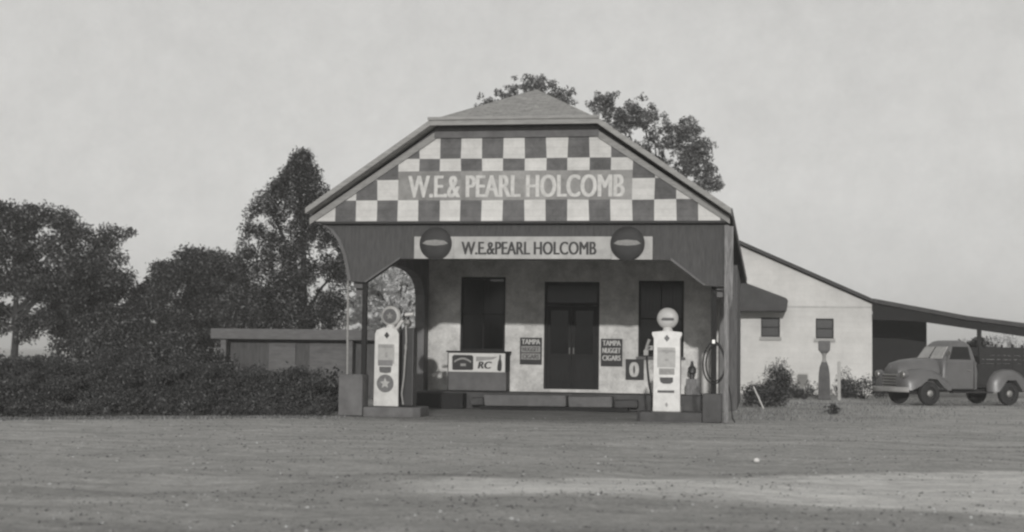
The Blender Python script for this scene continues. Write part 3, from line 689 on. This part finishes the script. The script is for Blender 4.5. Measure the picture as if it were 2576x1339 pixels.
# ------------------------------------------------------------------ pickup truck
def truck():
    a = R(209); hx, hy = math.cos(a), math.sin(a)
    lx, ly = -hy, hx        # truck's left
    cx, cy = 10.58-lx*.8, 14.85-ly*.8
    t = thing('pickup_truck', 'old rounded grey pickup truck with dark sideboards parked by the lean-to', 'truck', (cx, cy, 0), a)
    def rr(z, x0, x1, h, r, n=5):
        p = []
        for qx, qy, a0 in ((x1-r, h-r, 0), (x0+r, h-r, 90), (x0+r, -h+r, 180), (x1-r, -h+r, 270)):
            for k in range(n): b = R(a0+90*k/(n-1)); p.append((qx+r*math.cos(b), qy+r*math.sin(b), z))
        return p
    cabr = [(.50, -1.80, -.50, .80, .06), (1.0, -1.82, -.50, .82, .08), (1.32, -1.80, -.52, .80, .10), (1.42, -1.78, -.58, .77, .12),
            (1.72, -1.73, -.80, .71, .16), (1.88, -1.68, -.92, .66, .20), (1.98, -1.60, -1.02, .58, .22), (2.02, -1.48, -1.14, .44, .16)]
    cab = MB().loft([rr(*c) for c in cabr]).build('cab', TRUCK, t, smooth=True)
    def hs(x, h, zt, zb, n=9):      # hood section
        p = [(x, -h, zb)]
        for k in range(n):
            b = math.pi*k/(n-1); p.append((x, -h*math.copysign(abs(math.cos(b))**.6, math.cos(b)), zb+.25+(zt-zb-.25)*math.sin(b)**.7))
        return p+[(x, h, zb)]
    MB().loft([hs(.86, .24, 1.08, .60), hs(.82, .40, 1.22, .56), hs(.70, .48, 1.32, .52), hs(.4, .55, 1.40, .5), hs(-.1, .61, 1.44, .5), hs(-.58, .68, 1.46, .5)]).build('hood', TRUCK, t, smooth=True)
    for s_ in (1, -1):
        def fs(x, yo, zt, zb):
            yi = .36; p = []
            for k in range(8):
                b = math.pi/2*k/7; p.append((x, s_*(yi+(yo-yi)*math.sin(b)**.8), zb+(zt-zb)*math.cos(b)**.7 if k < 7 else zb))
            p.append((x, s_*yi, zb)); return p
        secs = []
        for x, yo, zt in ((.90, .62, .86), (.84, .80, .98), (.68, .90, 1.06), (.40, .95, 1.12), (.1, .97, 1.13), (-.2, .96, 1.10), (-.45, .94, 1.03), (-.62, .90, .92), (-.78, .87, .70)):
            d = abs(x+.02); zb = .46 if d > .47 else .38+math.sqrt(.47**2-d*d)*.98
            zb = min(zb, zt-.06); secs.append(fs(x, yo, zt, zb))
        MB().loft(secs).build('front_fender', TRUCK, t, smooth=True)
        secs = []
        for x, yo, zt in ((-2.22, .72, .66), (-2.32, .86, .88), (-2.50, .95, 1.06), (-2.78, .98, 1.14), (-3.12, .98, 1.13), (-3.42, .95, 1.02), (-3.62, .86, .84), (-3.74, .72, .6)):
            d = abs(x+2.95); zb = .42 if d > .45 else .38+math.sqrt(.45**2-d*d)*.98
            zb = min(zb, zt-.05); yi_ = .69
            p = []
            for k in range(8):
                b = math.pi/2*k/7; p.append((x, s_*(yi_+(yo-yi_)*math.sin(b)**.8), zb+(zt-zb)*math.cos(b)**.6 if k < 7 else zb))
            p.append((x, s_*yi_, zb)); secs.append(p)
        MB().loft(secs).build('rear_fender', TRUCK, t, smooth=True)
        MB().box(-2.3, -.8, min(s_*.72, s_*.92), max(s_*.72, s_*.92), .38, .43).build('running_board', TRUCKD, t, bev=.01)
        hl = MB().rev([(.13, -.16), (.125, -.02), (.12, 0)], (.88, s_*.68, .94), 'x', 20).build('headlight', TRUCK, t, smooth=True)
        MB().rev([(.11, 0.0), (.10, .02), (.06, .035), (.001, .04)], (.882, s_*.68, .94), 'x', 20).build('lens', CHROME, hl, smooth=True)
        dr = MB().prism([(-1.62, .52), (-.70, .52), (-.66, .8), (-.64, 1.34), (-1.64, 1.34)], 'y', s_*.815, s_*.832).build('door', TRUCK, t, bev=.006)
        MB().tube([(-1.52, s_*.86, 1.08), (-1.38, s_*.86, 1.09)], .014).build('handle', CHROME, dr)
        MB().raw([(-1.56, s_*.785, 1.43), (-.78, s_*.785, 1.43), (-.97, s_*.70, 1.82), (-1.52, s_*.70, 1.82), (-1.56, s_*.75, 1.42), (-.78, s_*.75, 1.42), (-.97, s_*.66, 1.82), (-1.52, s_*.66, 1.82)],
                 [(0, 1, 2, 3), (4, 5, 6, 7), (0, 1, 5, 4), (1, 2, 6, 5), (2, 3, 7, 6), (3, 0, 4, 7)]).build('side_window', DARKGL, t)
        # stake sideboards
        mb = MB()
        for z in (1.31, 1.44, 1.57, 1.70): mb.box(-4.75, -1.92, min(s_*.70, s_*.73), max(s_*.70, s_*.73), z, z+.122)
        for x in (-4.7, -3.9, -3.25, -2.6, -1.98): mb.box(x, x+.06, min(s_*.66, s_*.70), max(s_*.66, s_*.70), 1.0, 1.92)
        mb.build('sideboard', TRUCKD, t)
    ws = [(-.565, -.64, 1.44), (-.565, .64, 1.44), (-.835, .56, 1.82), (-.835, -.56, 1.82)]
    MB().raw(ws+[(x-.06, y, z) for x, y, z in ws], [(0, 1, 2, 3), (4, 5, 6, 7), (0, 1, 5, 4), (1, 2, 6, 5), (2, 3, 7, 6), (3, 0, 4, 7)]).build('windshield', mat('windshield_glass', .35, .3, 5, rough=.15, bump=0, spec=.6), t)
    mb = MB().box(-4.8, -1.88, -.68, .68, .55, .62); mb.box(-4.8, -1.88, .64, .69, .62, 1.30); mb.box(-4.8, -1.88, -.69, -.64, .62, 1.30); mb.box(-1.92, -1.88, -.64, .64, .62, 1.30); mb.box(-4.8, -4.76, -.64, .64, .62, 1.30)
    mb.build('bed', TRUCKD, t, bev=.01)
    mb = MB()
    for k, z in enumerate((.56, .65, .74, .83, .92)): mb.tube([(.80, -.58+.03*k, z), (.90, -.3, z), (.92, 0, z), (.90, .3, z), (.80, .58-.03*k, z)], .027, 8)
    mb.build('grille', CHROME, t, smooth=True)
    MB().raw([(-.555, -.02, 1.45), (-.555, .02, 1.45), (-.825, .02, 1.82), (-.825, -.02, 1.82), (-.60, -.02, 1.45), (-.60, .02, 1.45), (-.87, .02, 1.82), (-.87, -.02, 1.82)],
             [(0, 1, 2, 3), (4, 5, 6, 7), (0, 1, 5, 4), (1, 2, 6, 5), (2, 3, 7, 6), (3, 0, 4, 7)]).build('windshield_bar', TRUCKD, t)
    MB().tube([(-.66, .80, 1.40), (-.60, .98, 1.50), (-.60, 1.0, 1.56)], .012).rev([(.001, -.012), (.07, -.008), (.075, .01), (.001, .014)], (-.60, 1.0, 1.62), 'x', 16).build('side_mirror', CHROME, t, smooth=True)
    MB().tube([(.84, 0, 1.17), (.55, 0, 1.375), (-.1, 0, 1.452), (-.52, 0, 1.468)], .012).build('hood_strip', CHROME, t)
    MB().box(-1.655, -1.64, .808, .836, .52, 1.36).build('door_seam', TRUCKD, t)
    MB().box(1.02, 1.03, -.16, .16, .40, .55).build('number_plate', TRUCKD, t)
    MB().box(.60, .80, -.52, .52, .5, .96).build('grille_shell', TRUCKD, t)
    MB().loft([[(x, y, .40), (x+.04, y, .42), (x+.05, y, .48), (x+.04, y, .54), (x, y, .56)] for x, y in ((.80, -.92), (.96, -.75), (1.0, -.3), (1.0, .3), (.96, .75), (.80, .92))]).build('bumper', mat('bumper_paint', .34, .2, 5, rough=.3, bump=0, spec=.6), t, smooth=True)
    MB().box(-4.7, .5, -.4, -.32, .40, .5).box(-4.7, .5, .32, .4, .40, .5).build('chassis', TRUCKD, t)
    w0 = None
    for x in (0, -2.95):
        for s_ in (1, -1):
            if w0 is None:
                prof = [(.20, -.09), (.30, -.10), (.345, -.085), (.365, -.04), (.365, .04), (.345, .085), (.30, .10), (.20, .09), (.19, 0), (.20, -.09)]
                w0 = MB().rev(prof, (0, 0, 0), 'y', 32).build('wheel', RUBBER, t, smooth=True)
                MB().rev([(.001, .05), (.20, .05), (.20, -.05), (.001, -.05)], (0, 0, 0), 'y', 24).build('rim', TRUCKD, w0)
                MB().rev([(.11, .05), (.10, .085), (.05, .10), (.001, .105)], (0, 0, 0), 'y', 24).build('hubcap', CHROME, w0, smooth=True)
                wq = w0
            else: wq = copy_tree(w0, t)
            wq.location = (x, s_*.79, .365); wq.rotation_euler = (0, 0, 0 if s_ > 0 else math.pi)
    return t
truck()

# ------------------------------------------------------------------ old pump stand and white post at right
t = thing('old_pump_stand', 'old narrow-necked pump standing in the yard before the white house', 'pump', (7.62, 19.3, 0))
MB().loft([[(x*k, y*k, z) for x, y in ((-.20, -.18), (.20, -.18), (.20, .18), (-.20, .18))] for z, k in ((0, 1.1), (.08, 1.1), (.1, 1), (.85, .90), (1.12, .72), (1.28, .42))]).build('base_cabinet', mat('oldpaint', .10, .45, 4, bump=.3), t, bev=.02)
MB().rev([(.10, 1.27), (.06, 1.34), (.06, 1.5), (.11, 1.58)], (0, 0, 0), 'z', 12).build('neck', PUMPG, t, smooth=True)
MB().loft([[(x*k, y*k, z) for x, y in ((-.20, -.15), (.20, -.15), (.20, .15), (-.20, .15))] for z, k in ((1.58, .55), (1.68, .95), (1.95, 1.0), (2.0, .9))]).build('head_box', TRIMD, t, bev=.02)
MB().box(8.03, 8.13, 18.6, 18.7, 0, 1.30).build('white_post', mat('whitepost', .40, .25, 5), loc=(8.08, 18.65, 0), bev=.01, label='short pale square post right of the old narrow-necked pump', cat='post')
MB().tube([(5.25, 8.6, .62), (5.52, 8.3, .04)], .02, 8).build('leaning_stick', mat('stickm', .6, .1, 5), loc=(5.4, 8.4, 0), label='thin white stick leaning in the bushes by the store corner', cat='stick')
MB().rev([(.001, -.02), (.035, -.01), (.045, .01), (.03, .035), (.001, .045)], (5.31, -11.58, 0), 'z', 9).build('white_stone', STONEW, loc=(5.31, -11.58, 0), label='single bright white stone lying in the open yard', cat='stone')

# ------------------------------------------------------------------ shed at left
sh = thing('low_shed', 'long low flat-roofed shed behind the weeds, between the cedar and porch', 'shed', (-8, 11, 0))
S = dict(parent=sh, world=True)
MB().box(-11.2, -3.9, 11.0, 14, 1.78, 2.10).build('roof_fascia', SHEDR, bev=.02, **S)
MB().box(-10.9, -4.1, 11.6, 13.8, 0, 1.775).build('wall', SHEDW, **S)
for x0, x1, m in ((-9.5, -8.65, SHEDR), (-8.2, -7.05, SHEDR), (-6.0, -5.2, SHEDR)):
    MB().box(x0, x1, 11.54, 11.595, .6, 1.68).build('board_panel', m, **S)
for px_ in (-10.9, -6.9): MB().box(px_, px_+.17, 11.1, 11.27, 0, 1.775).build('post', SHEDR, **S)

# ------------------------------------------------------------------ trees
# tall cedar
prof = [(0.9, 1.6), (1.6, 1.85), (2.6, 1.85), (3.4, 2.2), (4.4, 2.6), (5.2, 2.6), (6.0, 2.0), (7.0, 1.7), (7.7, 1.25), (8.3, .6), (8.8, .25)]
def cedar_pt(g_):
    z = g_.uniform(1.0, 8.9); r = np.interp(z, [p[0] for p in prof], [p[1] for p in prof])
    a = g_.uniform(0, 6.28); q = r*math.sqrt(g_.random())*.92
    return (-11.9+(-.3 if z > 5.6 else 0)+q*math.cos(a)+.12*max(0, z-6), 22+q*math.sin(a), z)
cl = blobs(600, cedar_pt, .18, .38, 11, -.24, 1.5)
tree('cedar_tree', 'tall dark cone-shaped cedar behind the low shed', (-11.7, 22, 0), cl, LEAFD, .055, 1300, 8.9, .2, seed=4, limbs=10, flat=1.1)
# big tree far left
def lt(g_):
    while True:
        x, z = g_.uniform(-1, 1), g_.uniform(-1, 1)
        if x*x+z*z < 1 and not (abs(x-.12) < .14 and -.55 < z < -.25): break
    if 4.9+3.1*z < 2.3 and x < .2: return lt(g_)
    return (-28+4.3*x, 30+g_.uniform(-2.5, 2.5), 4.9+3.1*z)
cl = blobs(330, lt, .28, .70, 12, -.20, .75)+[(-23.2, 30, 6.6, .6), (-22.6, 30, 6.5, .45), (-22.1, 29.8, 6.6, .3), (-23.6, 30, 6.2, .6), (-22.9, 30, 5.4, .7), (-23.3, 30, 4.5, .9), (-22.3, 30, 4.6, .6)]
tree('broadleaf_tree', 'large dark spreading tree at the far left edge', (-27.6, 30, 0), cl, LEAFD, .075, 1000, 7.5, .2, seed=5, limbs=12)
# row of middle trees
for i, (x, y, rx, h, lb) in enumerate(((-24.4, 31.5, 1.9, 5.0, 'rounded dark tree filling in under the right branch of the far left tree'), (-22.0, 33, 1.4, 5.6, 'small ragged tree just right of the large far left tree'), (-21.0, 37, 2.7, 6.2, 'dark dome-shaped tree between the far left tree and the cedar'), (-18.0, 34, 1.45, 4.4, 'low dark tree just left of the cedar'))):
    def mt(g_, x=x, y=y, rx=rx, h=h):
        a = g_.uniform(0, 6.28); q = math.sqrt(g_.random()); zz = g_.random()
        return (x+rx*q*math.cos(a)*math.sqrt(1-zz*zz*.9), y+rx*q*math.sin(a), 1.2+(h-1.5)*zz)
    tree('bushy_tree', lb, (x, y, 0), blobs(int(60+50*rx), mt, .35, .75, 20+i), LEAFD, .075, 1100, h, .18, seed=30+i, group='trees behind the weeds at left')
# trees behind the roof
def cloud(seed, pts, n, r0, r1):
    g_ = random.Random(seed); out = []
    for (x, y, z, R_) in pts:
        for _ in range(n):
            a, b = g_.uniform(0, 6.28), g_.uniform(-1.2, 1.2); q = R_*g_.random()**.5
            out.append((x+q*math.cos(a)*math.cos(b), y+q*math.sin(a), z+q*math.sin(b)*.9, g_.uniform(r0, r1)))
    return out
cl = cloud(40, [(-6.1, 30, 12.0, .7), (-5.1, 30, 12.6, .8), (-4.0, 30, 12.9, .75), (-2.9, 30, 12.2, .7), (-4.6, 30, 11.2, 1.6)], 36, .11, .28)
tree('locust_tree', 'airy tree whose top shows over the hipped roof peak', (-4.4, 30, 0), cl, LEAFM, .07, 800, 13.0, .22, seed=6, limbs=9, group='trees behind the store')
cl = cloud(41, [(-1.2, 32, 12.4, .7), (-.9, 32, 11.2, 1.0), (0.2, 32, 12.0, .8), (.9, 32, 11.1, 1.1), (2.3, 32, 11.2, .8), (2.6, 32, 10.0, 1.0), (2.9, 32, 10.2, .7), (.9, 32, 9.6, 1.4), (3.3, 32, 9.1, .7), (2.9, 32, 8.2, .9), (1.9, 32, 8.9, 1.2), (2.0, 32, 10.4, 1.1), (-.4, 32, 11.7, .7), (-.3, 32, 10.0, 1.2)], 44, .11, .28)
tree('locust_tree', 'airy leafy tree rising over the right slope of the roof', (1.4, 32, 0), cl, LEAFM, .07, 800, 12.2, .25, seed=7, limbs=10, group='trees behind the store')
# pale sunlit tree seen through the porch arch
cl = cloud(42, [(x-.1, 34, z, r) for x, z, r in ((-12.8, 3.2, .9), (-12.2, 4.2, .9), (-11.4, 5.0, .8), (-10.6, 5.3, .8), (-9.8, 5.0, .8), (-11.0, 3.8, 1.1), (-9.8, 3.7, 1.1), (-10.6, 2.6, 1.1), (-12.0, 2.4, .9), (-9.2, 4.4, .8), (-9.0, 2.6, .9), (-13.2, 5.2, .5), (-12.6, 5.6, .5))], 24, .18, .38)
tree('pale_tree', 'pale sunlit tree seen through the left porch arch', (-10.8, 34, 0), cl, LEAFL, .07, 900, 5.6, .16, seed=8, limbs=16)
cl = cloud(43, [(-6.5, 24, 2.5, .6), (-6.2, 24, 3.2, .5), (-6.0, 24, 1.8, .7)], 10, .2, .4)
tree('dark_shrub', 'small dark shrub seen behind the left fuel pump globe', (-6.3, 24, 0), cl, LEAFM, .08, 600, 3.4, .06, seed=9, limbs=5, cat='shrub')

cl = cloud(44, [(15.3, 40, 1.9, .8), (16.6, 40, 2.1, .8), (17.9, 40, 1.8, .7), (19.2, 40, 1.8, .7)], 20, .18, .36)
tree('pale_tree', 'low pale sunlit tree seen above the truck bed under the lean-to', (17.2, 40, 0), cl, LEAFL, .09, 420, 2.6, .10, seed=44, limbs=8)
cl = cloud(45, [(14.6, 38, 1.7, .6), (15.4, 38, 1.9, .5), (13.9, 38, 1.0, .6)], 22, .18, .36)
tree('dark_tree', 'dark leafy tree behind the lean-to above the truck cab', (14.6, 38, 0), cl, LEAFD, .09, 520, 2.2, .12, seed=45, limbs=8)

# bushes behind the weed bank
def bush(label, x, y, rx, h, n, m=LEAFD, seed=0, size=.05, dens=1300, group=None, name='bush', ry=None):
    ry = ry or rx*.7; g_ = random.Random(seed); cl = []
    for _ in range(n):
        a = g_.uniform(0, 6.28); q = math.sqrt(g_.random()); r = g_.uniform(.18, .36)*min(1.4, max(.5, h))
        zz = g_.random()*math.sqrt(max(.05, 1-q*q*.85))*(h-r*.7)+.05
        cl.append((x+rx*q*math.cos(a), y+ry*q*math.sin(a), zz, r))
    t = thing(name, label, 'bush', (x, y, 0), group=group)
    mb = MB()
    for k in range(5):
        c = cl[k]; mb.tube([(0, 0, -.05), ((c[0]-x)*.4, (c[1]-y)*.4, c[2]*.6), (c[0]-x, c[1]-y, c[2])], .03, 5, .01)
    mb.build('stems', BARK, t)
    leaves('foliage', m, cl, size, dens, t, seed, (x, y, 0), .9); return t
GB = 'bushes along the weed bank at left'
bush('broad dark bush at the left edge, under the gap below the large tree', -14.0, 6.5, 3.2, 1.35, 90, seed=51, group=GB)
bush('tall dark bush under the right side of the large far left tree', -14.2, 12, 2.4, 2.5, 110, seed=52, group=GB)
bush('tall rounded dark bush in front of the dome-shaped tree', -11.8, 9.5, 1.7, 1.8, 80, seed=53, group=GB)
bush('dark bush at the left end of the low shed', -10.4, 8.8, 1.0, 1.55, 50, seed=54, group=GB)
bush('low dark bush before the middle of the low shed', -6.9, 6.4, 1.1, 1.05, 40, seed=55, group=GB)
bush('dark leafy bush just outside the left porch pedestal', -4.75, 2.6, .5, 1.0, 26, seed=56, group=GB)
# overgrown weed bank: one mass nobody could count
g_ = random.Random(60); cl = []
for _ in range(1500):
    t_ = g_.random(); ex, ey = -15.5+t_*11.35, -7.4+t_*7.0        # front edge line
    d = g_.random()**.8*5.5; h = min(1.34, .22+d*.36)*(1-.3*g_.random())
    if ex > -6.5: h *= .80
    h *= 1+.45*NZ.noise((ex*.8, d*.6, 3.1)); d += .35*NZ.noise((ex*1.1, 7.7, 0))
    x = ex-d*.50*(.61)-.0; y = ey+d*.9
    if x > -4.15: continue
    cl.append((x, y, h*g_.uniform(.3, 1)-.05, g_.uniform(.14, .30)))
leaves('weed_bank', leafmat('weed_leaf', .078, .3), cl, .032, 3600, None, 61, (0, 0, 0), .8, label='overgrown bank of dark weeds running along the yard at the left', cat='weeds', kind='stuff')
# shrubs at right
GR = 'shrubs along the foot of the white house'
bush('upright dark shrub against the white house left of the old pump', 6.15, 20.0, .38, 1.5, 34, seed=71, group=GR, size=.035)
bush('low dark shrub by the store corner with the leaning stick', 5.55, 11.0, .62, .85, 40, seed=72, group=GR, size=.035)
bush('low spreading shrub left of the upright shrub by the store', 5.4, 17.5, .6, .72, 30, seed=73, group=GR, size=.035)
bush('low rounded shrub between the upright shrub and the old pump', 7.0, 21.5, .85, .62, 34, seed=74, group=GR, size=.035)
bush('dark shrub with a peak just right of the short pale post', 8.5, 22, .28, 1.15, 18, seed=75, group=GR, size=.035)
bush('dark spreading shrub at the corner of the white house near the truck', 9.1, 21.5, .75, .85, 36, seed=76, group=GR, size=.035)
bush('low dark shrub directly left of the short pale post', 7.0, 19.9, .55, .45, 24, seed=78, group=GR, size=.035)
bush('wide low dark shrub under the left house window', 6.0, 22.5, 1.1, .55, 40, seed=79, group=GR, size=.035)
bush('small dark clump in the yard in front of the old pump', 7.2, 6.0, .13, .28, 10, seed=77, group=GR, size=.04)  # little dark clump on the open ground
# sparse grass over the yard edge
def grass(name, n, region, h, seed, label):
    g_ = np.random.default_rng(seed); P = np.array([region(g_) for _ in range(n)])
    a = g_.random(n)*6.28; hh = h*(.4+.9*g_.random(n)); w_ = .006+.008*g_.random(n)
    dx, dy = np.cos(a)*w_, np.sin(a)*w_; lx, ly = (g_.random(n)-.5)*hh*.9, (g_.random(n)-.5)*hh*.9
    z0 = np.full(n, -.02)
    V = np.stack([np.stack([P[:, 0]-dx, P[:, 1]-dy, z0], 1), np.stack([P[:, 0]+dx, P[:, 1]+dy, z0], 1), np.stack([P[:, 0]+lx, P[:, 1]+ly, hh], 1)], 1).reshape(-1, 3)
    me = bpy.data.meshes.new(name); me.vertices.add(3*n); me.vertices.foreach_set('co', V.ravel()); me.loops.add(3*n); me.loops.foreach_set('vertex_index', np.arange(3*n))
    me.polygons.add(n); me.polygons.foreach_set('loop_start', np.arange(n)*3); me.polygons.foreach_set('loop_total', np.full(n, 3)); me.update()
    me.materials.append(leafmat('grass_leaf', .20, .3)); o = bpy.data.objects.new(name, me); C.objects.link(o); return props(o, label, 'grass', None, 'stuff')
def reg(g_):
    r = g_.random()
    if r < .45: t_ = g_.random(); return (-15.5+t_*11.6+g_.normal()*.3, -7.9+t_*7.0+g_.normal()*.25)
    if r < .75: return (4.7+abs(g_.normal())*3, 2+g_.random()*14)
    return (5+g_.random()*12, 13+g_.random()*9)
grass('grass', 10000, reg, .055, 80, 'short rough grass fringing the weed bank and yard edges')

# ------------------------------------------------------------------ haze volume added to lift the dark tones
hm = bpy.data.materials.new('dark_lift_haze'); hm.use_nodes = True; n = hm.node_tree.nodes; n.remove(n['Principled BSDF'])
pv = n.new('ShaderNodeVolumePrincipled'); pv.inputs['Color'].default_value = (.97, .965, .95, 1); pv.inputs['Density'].default_value = .0011; pv.inputs['Anisotropy'].default_value = 0
hm.node_tree.links.new(pv.outputs[0], n['Material Output'].inputs['Volume'])
MB().box(-3200, 3200, -900, 4100, -1.2, 17).build('haze', hm, label='thin pale haze added over the whole yard to lift the darks', kind='stuff')
